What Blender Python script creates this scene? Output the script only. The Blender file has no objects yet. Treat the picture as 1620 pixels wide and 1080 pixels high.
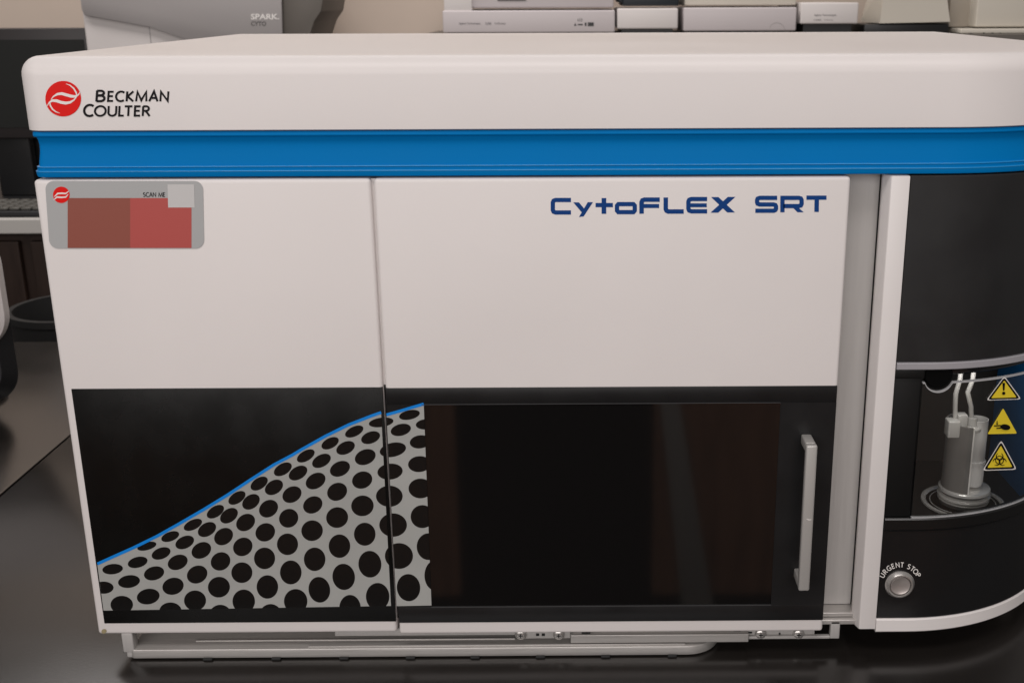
import bpy, bmesh, math, random
from mathutils import Vector, Euler, Matrix
random.seed(4)
SC = bpy.context.scene
COL = SC.collection
# ------------------------------------------------------------------ camera, world, lamps, exposure
CAM = Vector((0.4158, -0.8667, 0.5203))
ROT = Euler((math.radians(73.2491), math.radians(0.1777), math.radians(-0.4412)), 'XYZ')
FPX, PPX, PPY = 1806.675, 933.31, 539.65            # focal length and principal point, in photo pixels
cd = bpy.data.cameras.new('camera'); cam = bpy.data.objects.new('camera', cd); COL.objects.link(cam)
cam.location = CAM; cam.rotation_euler = ROT
cd.sensor_width = 36.0; cd.lens = 36.0 * FPX / 1620.0
cd.shift_x = -(PPX - 810.0) / 1620.0; cd.shift_y = 0.0
cd.clip_start = 0.02; cd.clip_end = 60
cd.dof.use_dof = True; cd.dof.focus_distance = 0.95; cd.dof.aperture_fstop = 19
SC.camera = cam
W = bpy.data.worlds.new('World'); SC.world = W; W.use_nodes = True
W.node_tree.nodes['Background'].inputs[0].default_value = (0.92, 0.87, 0.84, 1)
W.node_tree.nodes['Background'].inputs[1].default_value = 0.20
SC.view_settings.view_transform = 'Standard'; SC.view_settings.look = 'None'
SC.view_settings.exposure = 0.0; SC.view_settings.gamma = 1.0
SC.view_settings.use_curve_mapping = False
def area(name, loc, target, sx, sy, power, color):
    l = bpy.data.lights.new(name, 'AREA'); l.shape = 'RECTANGLE'; l.size = sx; l.size_y = sy
    l.energy = power; l.color = color
    o = bpy.data.objects.new(name, l); COL.objects.link(o); o.location = loc
    o.rotation_euler = (Vector(target) - Vector(loc)).to_track_quat('-Z', 'Y').to_euler()
    return o
area('front_fill_light', (-0.25, -3.2, 1.2), (0.45, 0.0, 0.1), 4.4, 1.3, 69, (1.0, 0.945, 0.925))  # broad low fill added to brighten the front faces
area('ceiling_lamp_front', (0.45, -1.15, 2.3), (0.45, -0.55, 0.0), 2.4, 0.6, 24, (1.0, 0.945, 0.925))
area('bay_fill_light', (0.738, 0.042, 0.2375), (0.757, 0.064, 0.10), 0.045, 0.012, 0.034, (1.0, 0.97, 0.94))  # small fill added under the bay ceiling to brighten tube and holder
area('ceiling_lamp_rear', (-0.45, 1.6, 2.3), (-0.2, 2.8, 0.5), 3.6, 0.7, 54, (1.0, 0.95, 0.92))

# ------------------------------------------------------------------ helpers
ROTM = ROT.to_matrix()
def px(u, v, y=0.0):
    """point of the vertical plane at depth y seen at photo pixel (u, v)"""
    r = ROTM @ Vector(((u - PPX) / FPX, -(v - PPY) / FPX, -1.0))
    return CAM + r * ((y - CAM.y) / r.y)
def pz(u, v, z):
    r = ROTM @ Vector(((u - PPX) / FPX, -(v - PPY) / FPX, -1.0))
    return CAM + r * ((z - CAM.z) / r.z)
BX0, BR = 0.693, 0.17                                  # the sorter's rounded front right corner, in plan
def bend(x):
    t = max(0.0, min(x - BX0, BR * .999)); return BR - math.sqrt(BR * BR - t * t)
def pb(u, v, off=0.0):
    y = 0.0
    for _ in range(40):
        P = px(u, v, y + off); y = .5 * y + .5 * bend(P.x)
    return P

MATS = {}
def mat(name, color, rough=0.5, metal=0.0, spec=0.5, noise=0.0, nscale=8.0, bump=0.0, bscale=200.0, coat=0.0, coatr=.04, aniso=None, emit=None):
    if name in MATS: return MATS[name]
    m = bpy.data.materials.new(name); m.use_nodes = True; nt = m.node_tree; N = nt.nodes; L = nt.links
    b = N['Principled BSDF']
    b.inputs['Base Color'].default_value = (*color, 1); b.inputs['Roughness'].default_value = rough
    b.inputs['Metallic'].default_value = metal; b.inputs['Specular IOR Level'].default_value = spec
    b.inputs['Coat Weight'].default_value = coat; b.inputs['Coat Roughness'].default_value = coatr
    tc = N.new('ShaderNodeTexCoord')
    if noise > 0:
        mp = N.new('ShaderNodeMapping'); L.new(tc.outputs['Object'], mp.inputs[0])
        if aniso: mp.inputs['Scale'].default_value = aniso
        n = N.new('ShaderNodeTexNoise'); n.inputs['Scale'].default_value = nscale; n.inputs['Detail'].default_value = 6
        L.new(mp.outputs[0], n.inputs['Vector'])
        r = N.new('ShaderNodeMapRange'); r.inputs[1].default_value = .3; r.inputs[2].default_value = .7
        r.inputs[3].default_value = 1 - noise; r.inputs[4].default_value = 1 + noise
        L.new(n.outputs['Fac'], r.inputs[0])
        mx = N.new('ShaderNodeMix'); mx.data_type = 'RGBA'; mx.blend_type = 'MULTIPLY'; mx.inputs[0].default_value = 1
        mx.inputs[6].default_value = (*color, 1); L.new(r.outputs[0], mx.inputs[7]); L.new(mx.outputs[2], b.inputs['Base Color'])
        rr = N.new('ShaderNodeMapRange'); rr.inputs[1].default_value = .3; rr.inputs[2].default_value = .7
        rr.inputs[3].default_value = rough * .85; rr.inputs[4].default_value = min(1, rough * 1.2)
        L.new(n.outputs['Fac'], rr.inputs[0]); L.new(rr.outputs[0], b.inputs['Roughness'])
    if bump > 0:
        n2 = N.new('ShaderNodeTexNoise'); n2.inputs['Scale'].default_value = bscale; n2.inputs['Detail'].default_value = 3
        L.new(tc.outputs['Object'], n2.inputs['Vector'])
        bp = N.new('ShaderNodeBump'); bp.inputs['Strength'].default_value = bump; bp.inputs['Distance'].default_value = 0.0006
        L.new(n2.outputs['Fac'], bp.inputs['Height']); L.new(bp.outputs[0], b.inputs['Normal'])
    MATS[name] = m; return m
def clear_mat(name, tint, gloss_rough=0.03, body=0.0, body_col=(.8, .8, .8)):
    """thin clear plastic: see-through with a Fresnel sheen and a little milkiness"""
    if name in MATS: return MATS[name]
    m = bpy.data.materials.new(name); m.use_nodes = True; nt = m.node_tree; N = nt.nodes; L = nt.links
    N.remove(N['Principled BSDF']); out = N['Material Output']
    t = N.new('ShaderNodeBsdfTransparent'); t.inputs[0].default_value = (*tint, 1)
    d = N.new('ShaderNodeBsdfDiffuse'); d.inputs[0].default_value = (*body_col, 1)
    g = N.new('ShaderNodeBsdfGlossy'); g.inputs['Roughness'].default_value = gloss_rough
    a = N.new('ShaderNodeMixShader'); a.inputs[0].default_value = body; L.new(t.outputs[0], a.inputs[1]); L.new(d.outputs[0], a.inputs[2])
    f = N.new('ShaderNodeFresnel'); f.inputs[0].default_value = 1.45
    b = N.new('ShaderNodeMixShader'); L.new(f.outputs[0], b.inputs[0]); L.new(a.outputs[0], b.inputs[1]); L.new(g.outputs[0], b.inputs[2])
    L.new(b.outputs[0], out.inputs[0]); MATS[name] = m; return m

class MB:
    def __init__(self): self.bm = bmesh.new(); self.mi = 0
    def _done(self, faces):
        for f in faces: f.material_index = self.mi
    def poly(self, pts):
        vs = [self.bm.verts.new(p) for p in pts]; f = self.bm.faces.new(vs); f.material_index = self.mi; return f
    def box(self, x0, x1, y0, y1, z0, z1, bev=0.0, seg=3, sel=None):
        b = bmesh.new(); r = bmesh.ops.create_cube(b, size=1)
        for v in b.verts:
            v.co = Vector((x0 if v.co.x < 0 else x1, y0 if v.co.y < 0 else y1, z0 if v.co.z < 0 else z1))
        if bev > 0:
            es = [e for e in b.edges if sel is None or sel(e)]
            bmesh.ops.bevel(b, geom=es, offset=bev, segments=seg, profile=.5, affect='EDGES')
        self.merge(b)
    def merge(self, b, M=None):
        mp = {}
        for v in b.verts: mp[v] = self.bm.verts.new(M @ v.co if M else v.co)
        for f in b.faces:
            try:
                g = self.bm.faces.new([mp[v] for v in f.verts]); g.material_index = self.mi; g.smooth = f.smooth
            except ValueError: pass
        b.free()
    def prism(self, pts, vec, bev=0.0, seg=2):
        """closed polygon (3-D points) swept along vec"""
        b = bmesh.new(); n = len(pts); vec = Vector(vec)
        a = [b.verts.new(p) for p in pts]; c = [b.verts.new(Vector(p) + vec) for p in pts]
        b.faces.new(a); b.faces.new(list(reversed(c)))
        for i in range(n): b.faces.new((a[i], c[i], c[(i + 1) % n], a[(i + 1) % n]))
        bmesh.ops.recalc_face_normals(b, faces=b.faces)
        if bev > 0: bmesh.ops.bevel(b, geom=list(b.edges), offset=bev, segments=seg, profile=.5, affect='EDGES')
        self.merge(b)
    def loft(self, rings, cap0=True, cap1=True, closed=True):
        b = bmesh.new(); R = [[b.verts.new(p) for p in r] for r in rings]; n = len(R[0])
        for i in range(len(R) - 1):
            for j in range(n if closed else n - 1):
                f = b.faces.new((R[i][j], R[i][(j + 1) % n], R[i + 1][(j + 1) % n], R[i + 1][j])); f.smooth = True
        if cap0: b.faces.new(list(reversed(R[0])))
        if cap1: b.faces.new(R[-1])
        bmesh.ops.recalc_face_normals(b, faces=b.faces)
        self.merge(b)
    def lathe(self, prof, M, n=48):
        """(radius, height) profile turned round local z, placed by M"""
        rings = []
        for r, h in prof:
            rings.append([M @ Vector((max(r, 1e-5) * math.cos(2 * math.pi * k / n), max(r, 1e-5) * math.sin(2 * math.pi * k / n), h)) for k in range(n)])
        self.loft(rings)
    def tube(self, pts, r, n=14):
        pts = [Vector(p) for p in pts]; rings = []; up = Vector((0, 1, 0.01))
        for i, p in enumerate(pts):
            d = (pts[min(i + 1, len(pts) - 1)] - pts[max(i - 1, 0)]).normalized()
            a = d.cross(up).normalized(); c = d.cross(a)
            rings.append([p + (a * math.cos(2 * math.pi * k / n) + c * math.sin(2 * math.pi * k / n)) * r for k in range(n)])
        self.loft(rings)
    def ribbon(self, pts, wid, f3):
        """flat mitred stroke through 2-D points; f3 turns a 2-D point into a 3-D one"""
        P = [Vector(p) for p in pts]; n = len(P); w = wid if isinstance(wid, (list, tuple)) else [wid] * n
        closed = (P[0] - P[-1]).length < 1e-6
        if closed: P = P[:-1]; w = list(w)[:-1]; n -= 1
        Ls, Rs = [], []
        for i in range(n):
            a = P[i - 1] if (i > 0 or closed) else None; c = P[(i + 1) % n] if (i < n - 1 or closed) else None
            d1 = (P[i] - a).normalized() if a is not None else None; d2 = (c - P[i]).normalized() if c is not None else None
            if d1 is None: d1 = d2
            if d2 is None: d2 = d1
            n1 = Vector((-d1.y, d1.x)); n2 = Vector((-d2.y, d2.x)); m = (n1 + n2).normalized()
            s = 1 / max(.40, m.dot(n1)); o = m * (w[i] * .5 * s)
            Ls.append(f3(P[i] + o)); Rs.append(f3(P[i] - o))
        for i in range(n if closed else n - 1):
            j = (i + 1) % n; self.poly((Ls[i], Ls[j], Rs[j], Rs[i]))
    def build(self, name, mats, parent=None, smooth=None, loc=None, label=None):
        me = bpy.data.meshes.new(name)
        bmesh.ops.recalc_face_normals(self.bm, faces=self.bm.faces)
        o = bpy.data.objects.new(name, me); COL.objects.link(o)
        if loc is not None:
            bmesh.ops.translate(self.bm, verts=self.bm.verts, vec=-Vector(loc)); o.location = loc
        self.bm.to_mesh(me); self.bm.free()
        for m in (mats if isinstance(mats, (list, tuple)) else [mats]): me.materials.append(m)
        if smooth:
            me.shade_smooth() if hasattr(me, 'shade_smooth') else None
            me.set_sharp_from_angle(angle=math.radians(smooth))
        if parent:
            o.parent = parent
            pw = Vector((0, 0, 0)); q = parent
            while q: pw += q.location; q = q.parent
            o.location = (Vector(loc) if loc is not None else Vector((0, 0, 0))) - pw
        if label: o['label'] = label
        return o
def thing(name, label, cat, loc, group=None):
    o = bpy.data.objects.new(name, None); COL.objects.link(o); o.location = loc; o.empty_display_size = .05
    o['label'] = label; o['category'] = cat
    if group: o['group'] = group
    return o
def tag(o, label, cat, group=None):
    o['label'] = label; o['category'] = cat
    if group: o['group'] = group
    return o
def text_into(mb, s, u0, u1, v0, v1, f3, bold=0.0, shear=0.0, spacing=1.0):
    """letters s stretched into the photo-pixel box u0..u1, v0..v1 (baseline box), put on a surface by f3(u, v)"""
    c = bpy.data.curves.new('lettering', 'FONT'); c.body = s; c.offset = bold; c.shear = shear; c.space_character = spacing
    c.resolution_u = 6
    o = bpy.data.objects.new('lettering', c); COL.objects.link(o)
    dg = bpy.context.evaluated_depsgraph_get(); me = bpy.data.meshes.new_from_object(o.evaluated_get(dg))
    xs = [v.co.x for v in me.vertices]; ys = [v.co.y for v in me.vertices]
    x0, x1, y0, y1 = min(xs), max(xs), min(ys), max(ys)
    vs = [mb.bm.verts.new(f3(u0 + (v.co.x - x0) / (x1 - x0) * (u1 - u0), v1 - (v.co.y - y0) / (y1 - y0) * (v1 - v0))) for v in me.vertices]
    for p in me.polygons:
        try: f = mb.bm.faces.new([vs[i] for i in p.vertices]); f.material_index = mb.mi
        except ValueError: pass
    bpy.data.objects.remove(o); bpy.data.meshes.remove(me); bpy.data.curves.remove(c)
def arcp(cx, cy, rx, ry, a0, a1, n=14):
    return [(cx + rx * math.cos(math.radians(a0 + (a1 - a0) * k / n)), cy + ry * math.sin(math.radians(a0 + (a1 - a0) * k / n))) for k in range(n + 1)]
GLY = {
 'A': (.70, [[(.0, 0), (.35, 1.0), (.70, 0)], [(.13, .34), (.57, .34)]]),
 'B': (.56, [[(.04, 0), (.04, 1)], [(.04, .97)] + arcp(.27, .765, .22, .205, 90, -90, 10) + [(.04, .56)], [(.04, .53)] + arcp(.28, .28, .27, .25, 90, -90, 12) + [(.04, .03)]]),
 'C': (.70, [arcp(.44, .5, .41, .48, 50, 310, 22)]),
 'E': (.46, [[(.46, .96), (.04, .96), (.04, .04), (.46, .04)], [(.04, .52), (.42, .52)]]),
 'G': (.74, [arcp(.45, .5, .42, .48, 50, 300, 22) + [(.70, .10), (.70, .46), (.46, .46)]]),
 'I': (.08, [[(.04, 0), (.04, 1)]]),
 'K': (.60, [[(.04, 0), (.04, 1)], [(.56, 1), (.10, .50), (.60, 0)]]),
 'L': (.28, [[(.04, 1), (.04, .04), (.40, .04)]]),
 'M': (.94, [[(.04, 0), (.10, .95), (.47, .10), (.84, .95), (.90, 0)]]),
 'N': (.70, [[(.04, 0), (.04, .96), (.66, .04), (.66, 1)]]),
 'O': (.86, [arcp(.43, .5, .42, .48, 90, 450, 28)]),
 'P': (.54, [[(.04, 0), (.04, .97)], [(.04, .965)] + arcp(.26, .73, .24, .235, 90, -90, 12) + [(.04, .495)]]),
 'R': (.60, [[(.04, 0), (.04, .97)], [(.04, .965)] + arcp(.26, .74, .23, .225, 90, -90, 12) + [(.04, .515)], [(.26, .50), (.58, 0)]]),
 'S': (.50, [arcp(.25, .75, .22, .22, 35, 270, 12) + arcp(.25, .27, .235, .245, 88, -145, 12)]),
 'T': (.60, [[(0, .96), (.60, .96)], [(.30, .94), (.30, 0)]]),
 'U': (.68, [[(.04, 1), (.04, .36)] + arcp(.34, .34, .30, .31, 180, 360, 14) + [(.64, .36), (.64, 1)]]),
}
GST = 0
def strokes_into(mb, word, u0, u1, v0, v1, f3, wt, slant=0.0, gap=.16):
    """word in drawn strokes of weight wt (photo pixels), filling the box u0..u1, v0..v1; f3(u, v, e) places it"""
    global GST
    tot = sum(.32 if c == ' ' else GLY[c][0] for c in word) + gap * (len(word) - 1)
    sx = (u1 - u0) / tot; sy = v1 - v0; x = 0.0
    for c in word:
        if c != ' ':
            for st_ in GLY[c][1]:
                GST += 1; e = .00003 * (GST % 4)
                mb.ribbon([(u0 + (x + a) * sx + slant * b * sy, v1 - b * sy) for a, b in st_], wt, lambda p: f3(p.x, p.y, e))
        x += (.32 if c == ' ' else GLY[c][0]) + gap
def fps(off): return lambda u, v, e: px(u, v, off - e)
def ellipse(u, v, a, b, deg, n=36):
    t = math.radians(deg); out = []
    for k in range(n):
        q = 2 * math.pi * k / n; x = a * math.cos(q); y = b * math.sin(q)
        out.append((u + x * math.cos(t) - y * math.sin(t), v + x * math.sin(t) + y * math.cos(t)))
    return out
def clip(poly, p, q):
    """keep the part of a 2-D polygon on the left of p->q as seen with v pointing down"""
    def side(r): return (q[0] - p[0]) * (r[1] - p[1]) - (q[1] - p[1]) * (r[0] - p[0])
    out = []
    for i in range(len(poly)):
        a, b = poly[i], poly[(i + 1) % len(poly)]; sa, sb = side(a), side(b)
        if sa >= 0: out.append(a)
        if (sa > 0) != (sb > 0) and abs(sa - sb) > 1e-9:
            t = sa / (sa - sb); out.append((a[0] + (b[0] - a[0]) * t, a[1] + (b[1] - a[1]) * t))
    return out

# ------------------------------------------------------------------ materials
white = mat('white_enamel', (.74, .70, .685), .42, noise=.03, nscale=4, bump=.08, bscale=700)
white2 = mat('white_moulding', (.75, .715, .70), .38, noise=.015, nscale=9)
glassblk = mat('black_glass', (.0045, .0044, .0042), .26, spec=.3, noise=.1, nscale=30)
doorblk = mat('satin_black_glass', (.011, .011, .0115), .34, spec=.35, noise=.08, nscale=24)
screenm = mat('screen_glass', (.0065, .006, .006), .05, spec=.95)
matteblk = mat('matte_black_plastic', (.014, .014, .0145), .42, noise=.06, nscale=20)
satinblk = mat('satin_black_plastic', (.008, .008, .008), .28)
blue = mat('blue_enamel', (.0, .165, .46), .5, spec=.05, noise=.02, nscale=6)
bluep = mat('blue_print', (.005, .23, .72), .3)
greyp = mat('grey_print', (.37, .375, .36), .33, noise=.05, nscale=12)
holep = mat('dark_print', (.008, .008, .008), .14)
navy = mat('navy_print', (.003, .045, .20), .45, spec=.15)
ink = mat('black_ink', (.005, .004, .005), .5, spec=.15)
red = mat('red_print', (.72, .010, .007), .45, spec=.15)
cream = mat('cream_print', (.80, .77, .74), .4)
silver = mat('brushed_aluminium', (.455, .44, .425), .5, metal=.22, noise=.03, nscale=10, aniso=(60, 60, 1.5))
steel = mat('satin_steel', (.47, .45, .43), .36, metal=.5, noise=.06, nscale=14, aniso=(1.5, 40, 40))
chrome = mat('polished_steel', (.55, .53, .51), .24, metal=.7)
greytrim = mat('grey_moulding', (.33, .32, .34), .35)
yellow = mat('yellow_sticker', (.84, .64, .035), .45)
stick = mat('grey_sticker', (.40, .405, .405), .38)
stickred = mat('red_sticker', (.44, .072, .062), .45)
stickbrown = mat('brown_sticker', (.265, .068, .045), .45)
tanchip = mat('chipped_paint', (.30, .25, .14), .7)
bench_m = mat('black_epoxy_bench', (.012, .0102, .009), .22, spec=.8, noise=.12, nscale=7, bump=.06, bscale=350)

# ------------------------------------------------------------------ the setting: wall and floor
BZ = -0.0258                                             # worktop height; the sorter's underside is z = 0
mb = MB(); mb.box(-4, 5, 2.78, 2.9, -.95, 2.6); o = mb.build('wall', mat('beige_wall_paint', (.50, .415, .35), .75, noise=.03, nscale=3, bump=.1, bscale=120)); o['kind'] = 'structure'
mb = MB(); mb.box(-4, 5, -4, 2.78, -1.0, -.94); o = mb.build('floor', mat('vinyl_floor', (.10, .085, .075), .5, noise=.1, nscale=4)); o['kind'] = 'structure'

# ------------------------------------------------------------------ benches
wood = mat('dark_wood_laminate', (.032, .016, .010), .55, noise=.25, nscale=6, aniso=(6, 6, .7))
b1 = thing('lab_bench', 'black epoxy worktop in front carrying the white and blue instrument', 'lab bench', (.4, .3, -.94))
mb = MB(); mb.box(-.2548, 1.7, -.085, .965, BZ - .03, BZ, .0025, 2); mb.build('worktop', bench_m, b1, 40)
mb = MB(); mb.box(-1.9, -.2572, -.085, .965, BZ - .03, BZ, .0025, 2); mb.build('worktop', bench_m, b1, 40)
mb = MB(); mb.box(-1.85, 1.65, -.06, .93, -.93, BZ - .0305); mb.build('cabinet', wood, b1)
b2 = thing('lab_bench', 'bench across the aisle with pale front edge and dark wood cabinets', 'lab bench', (.0, 2.4, -.94))
mb = MB(); mb.box(-3.2, 3.2, 2.085, 2.779, -.06, BZ); mb.build('counter_top', mat('dark_laminate', (.02, .018, .017), .4), b2)
mb = MB(); mb.box(-3.2, 3.2, 2.06, 2.0845, -.062, BZ + .003, .003, 2); mb.build('front_edge', mat('pale_edging', (.55, .53, .50), .5), b2)
mb = MB(); mb.box(-3.15, 3.15, 2.12, 2.77, -.93, -.0605)
mb.build('cabinet', wood, b2)
for k in range(6):
    mb = MB(); x0 = -3.1 + k * 1.03; mb.box(x0, x0 + 1.0, 2.100, 2.1195, -.86, -.09, .004, 2); mb.build('cabinet_door', wood, b2)

# ------------------------------------------------------------------ the instrument
S = thing('cell_sorter', 'large white benchtop cell sorter with blue band, dark lower front and curved sample bay', 'lab instrument', (.43, .28, BZ))
LX, RXX, BKY = -.003, .863, .552
def plan(inset, rl=.012, rr=BR, rb=.012, x0=LX, x1=RXX, y0=0.0, y1=BKY):
    """closed plan outline, anticlockwise from the front left corner, shrunk by inset"""
    pts = []
    def arc(cx, cy, r, a0, a1, n):
        r = max(r - inset, .0008)
        for k in range(n + 1):
            a = math.radians(a0 + (a1 - a0) * k / n); pts.append((cx + r * math.cos(a), cy + r * math.sin(a)))
    arc(x0 + rl, y0 + rl, rl, 180, 270, 8)
    for k in range(1, 8): pts.append((x0 + rl + (x1 - rr - x0 - rl) * k / 8, y0 + inset))
    arc(x1 - rr, y0 + rr, rr, 270, 360, 28)
    arc(x1 - rb, y1 - rb, rb, 0, 90, 6)
    arc(x0 + rb, y1 - rb, rb, 90, 180, 6)
    return pts
def shell(mb, prof, **k):
    mb.loft([[(x, y, z) for x, y in plan(i, **k)] for z, i in prof])
LT, LBZ = .4800, .4254
mb = MB(); prof = [(LBZ, .0012), (LBZ + .0008, 0), (LT - .014, 0)]
for k in range(1, 9):
    a = math.radians(90 * k / 8); prof.append((LT - .014 + .014 * math.sin(a), .014 * (1 - math.cos(a))))
shell(mb, prof, rl=.016, rb=.016, x1=.850, rr=.157); lid = mb.build('lid', white, S, 35)
mb = MB()
shell(mb, [(.4250, .0030), (.4247, .0016), (.4222, .0012), (.4213, .0016), (.4209, .0034), (.4185, .0044), (.4150, .0049), (.4110, .0047), (.4070, .0041), (.4030, .0033), (.4000, .0028),
           (.3984, .0026), (.3976, .0012), (.3964, .0012), (.3957, .0002), (.3930, .0002), (.3912, .0008), (.3907, .0026)], x0=.0005, rl=.008, rb=.01, x1=RXX - .002)
band = mb.build('trim_band', blue, S, 24)
mb = MB()
mb.box(.0012, .655, .0285, .548, .002, .3903)
mb.box(.6552, .8605, .1725, .548, .002, .3903, .004)
mb.box(.2540, .2590, .0050, .0284, .2226, .3885)
mb.build('housing', white, S, 35)
mb = MB()
for zc in (.3986, .3953):
    prof = [(zc + .00055 * math.sin(math.radians(a)), .0016 - (0 if zc > .397 else .0012) - .00055 * math.cos(math.radians(a))) for a in range(-90, 91, 30)]
    shell(mb, prof, x0=.0005, rl=.008, rb=.01, x1=RXX - .002)
    mb.build('trim_bead', mat('gloss_blue', (.02, .24, .56), .22), S, 60); mb = MB()
# --- left access panel
mb = MB(); mb.box(0.0, .2555, 0.0, .028, 0.0, .3893, .0030, 4); pnl = mb.build('access_panel', white, S, 35)
mb = MB(); mb.box(.0068, .2553, -.0005, .0025, .0110, .2222, .0004, 2); mb.build('glass_inlay', glassblk, pnl, 35)
# --- door
mb = MB(); mb.box(.2580, .6203, -.0022, .026, -.0004, .3893, .0026, 4); door = mb.build('door', white, S, 35)
mb = MB()                                                    # glass round the screen: four strips
gy0, gy1 = -.0028, -.0004
sx0, sx1, sz0, sz1 = .2862, .5748, .0258, .2082
mb.box(.2583, .6198, gy0, gy1, sz1, .2222, .0003, 2); mb.box(.2583, .6198, gy0, gy1, .0110, sz0, .0003, 2)
mb.box(.2556, .2579, .0060, .0200, .0110, .2222); mb.box(.2583, sx0, gy0, gy1, sz0, sz1); mb.box(sx1, .6198, gy0, gy1, sz0, sz1)
mb.build('glass_inlay', doorblk, door, 35)
mb = MB(); mb.box(sx0 - .003, sx1 + .003, gy0 + .0005, gy1 + .0002, sz0 - .003, sz1 + .003); mb.build('screen', screenm, door)
mb = MB(); mb.box(sx0, sx1, gy0 - .0004, gy0 + .0003, sz1 - .0003, sz1 + .0003); mb.build('screen_edge_glint', mat('grey_glint', (.045, .045, .047), .4), door); mb = MB(); mb.box(sx0, sx1, gy0 - .0004, gy0 + .0003, sz0 - .0003, sz0 + .0003); mb.build('screen_edge_glint', mat('grey_glint', (.045, .045, .047), .4), door)  # grey lines stand in for light caught along the screen edge
# --- pull handle
mb = MB()
def hp(u, v): return px(u, v, -.0278)
hx0, hx1, hz0, hz1 = .5922, .6012, .0528, .1812
for (a, b) in ((hz0, hz0 + .008), (hz1 - .008, hz1)): mb.box(hx0 + .0004, hx1 - .0004, -.0225, gy0 - .0002, a, b, .0012, 3)
mb.box(hx0, hx1, -.0285, -.0222, hz0, hz1, .0016, 3)
mb.mi = 1; mb.ribbon([(1276, 820), (1280, 821.5), (1284, 821)], [1, 1.6, .6], lambda p: px(p.x, p.y, -.02862))
mb.build('handle', [mat('handle_metal', (.46, .445, .425), .38, metal=.3), cream], door, 40)
# --- printed perforation, coordinates read in 2.7x crops of the photograph
def z1(x, y): return (100 + x / 2.7, 600 + y / 2.7)
def z2(x, y): return (440 + x / 2.7, 600 + y / 2.7)
E1 = [(357,710,42,17,-15),(457,669,40,20,-20),(554,619,42,21,-25),(650,563,41,23,-32),(742,504,41,23,-33),(837,443,41,24,-33),(938,382,42,24,-30),(1036,325,42,22,-30),
 (211,808,44,22,-6),(318,779,43,23,-14),(418,741,42,24,-20),(519,694,42,26,-24),(614,639,42,28,-30),(708,580,42,28,-35),(802,521,41,29,-35),(900,459,42,29,-32),(1003,398,43,27,-30),
 (172,887,43,26,0),(281,861,47,27,-8),(388,826,44,29,-15),(489,779,44,31,-22),(590,728,44,33,-28),(685,669,43,34,-35),(779,609,43,34,-35),(877,550,43,35,-35),(977,490,43,33,-30),
 (250,960,48,38,0),(363,925,49,33,-10),(469,881,46,36,-15),(572,831,45,37,-25),(672,775,43,38,-30),(767,713,43,38,-35),(863,651,43,38,-30),(963,591,42,39,-35),
 (458,988,48,38,0),(563,942,47,43,0),(665,885,47,44,-10),(763,823,45,44,-10),(860,762,45,46,0),(958,702,45,46,0),
 (671,1006,48,46,0),(771,945,48,50,0),(872,884,46,50,0),(972,822,46,51,0),(886,1006,48,49,0)]
E2 = [(222,271,40,22,-27),(325,221,42,21,-25),(440,182,53,20,-8),(561,150,45,20,-12),(632,190,44,22,-5),
 (185,346,43,26,-28),(288,291,42,26,-25),(395,247,42,25,-20),(524,214,44,25,-14),(606,265,44,28,-8),
 (160,432,45,32,-30),(264,380,45,31,-25),(372,330,46,32,-22),(490,299,57,30,-12),(603,360,48,34,-5),
 (148,534,43,35,-30),(252,478,44,37,-28),(359,428,44,36,-20),(478,392,54,34,-6),(608,464,51,42,0),
 (145,644,46,44,-15),(252,588,47,44,-15),(360,538,48,44,-8),(475,497,57,45,0),(616,584,50,49,0),
 (156,766,46,50,0),(262,710,46,50,0),(370,659,46,49,0),(491,620,59,50,0),(642,712,50,57,0),
 (75,945,50,52,0),(176,896,46,55,-10),(280,841,48,56,-8),(392,787,49,57,-5),(516,752,60,55,0),(672,835,47,65,0),
 (307,975,46,57,0),(425,925,50,58,0),(557,887,50,58,-6)]
ELL = [(*z1(x, y), a / 2.7, b / 2.7, d) for x, y, a, b, d in E1] + [(*z2(x, y), a / 2.7, b / 2.7, d) for x, y, a, b, d in E2]
CURVE = [z1(*p) for p in [(146,786),(210,757),(300,717),(400,668),(500,612),(600,554),(700,493),(800,427),(900,363)]] + [z2(*p) for p in [(60,322),(100,298),(200,242),(300,193),(400,154),(440,140)]]
CURVE2 = [z2(*p) for p in [(463,150),(520,134),(570,119),(622,104)]]
def fpl(off): return lambda u, v: px(u, v, off)
def print_part(parent, curve, rx_top, rx_bot, lx_top, lx_bot, bot, yb, nm):
    """grey field under a blue curve with dark holes; left and right borders are photo-pixel lines"""
    mb = MB(); f0 = fpl(yb); f1 = fpl(yb - .00012); f2 = fpl(yb - .00024)
    mb.mi = 0
    c = [(u, v + 1.5) for u, v in curve]
    for i in range(len(c) - 1):                              # strips down to the bottom line keep the field planar
        def low(u): return bot[0][1] + (bot[1][1] - bot[0][1]) * (u - bot[0][0]) / (bot[1][0] - bot[0][0])
        t0, t1 = i / (len(c) - 1), (i + 1) / (len(c) - 1)
        q = lambda t: (lx_bot[0] + (rx_bot[0] - lx_bot[0]) * ((c[i][0] - c[0][0]) / (c[-1][0] - c[0][0]) if t == 0 else (c[i + 1][0] - c[0][0]) / (c[-1][0] - c[0][0])))
        a, b = q(0), q(1)
        mb.poly((f0(*c[i]), f0(*c[i + 1]), f0(b, low(b)), f0(a, low(a))))
    mb.mi = 1
    for u, v, a, b, d in ELL:
        p = ellipse(u, v, a, b, d)
        p = clip(p, lx_bot, lx_top); 
        if len(p) > 2: p = clip(p, rx_top, rx_bot)
        if len(p) > 2: p = clip(p, bot[1], bot[0])
        if len(p) > 2: mb.poly([f1(*r) for r in p])
    mb.mi = 2
    mb.ribbon([(u, v) for u, v in curve], [4.6] * len(curve), lambda p: f2(p.x, p.y))
    return mb.build(nm, [greyp, holep, bluep], parent)
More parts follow.
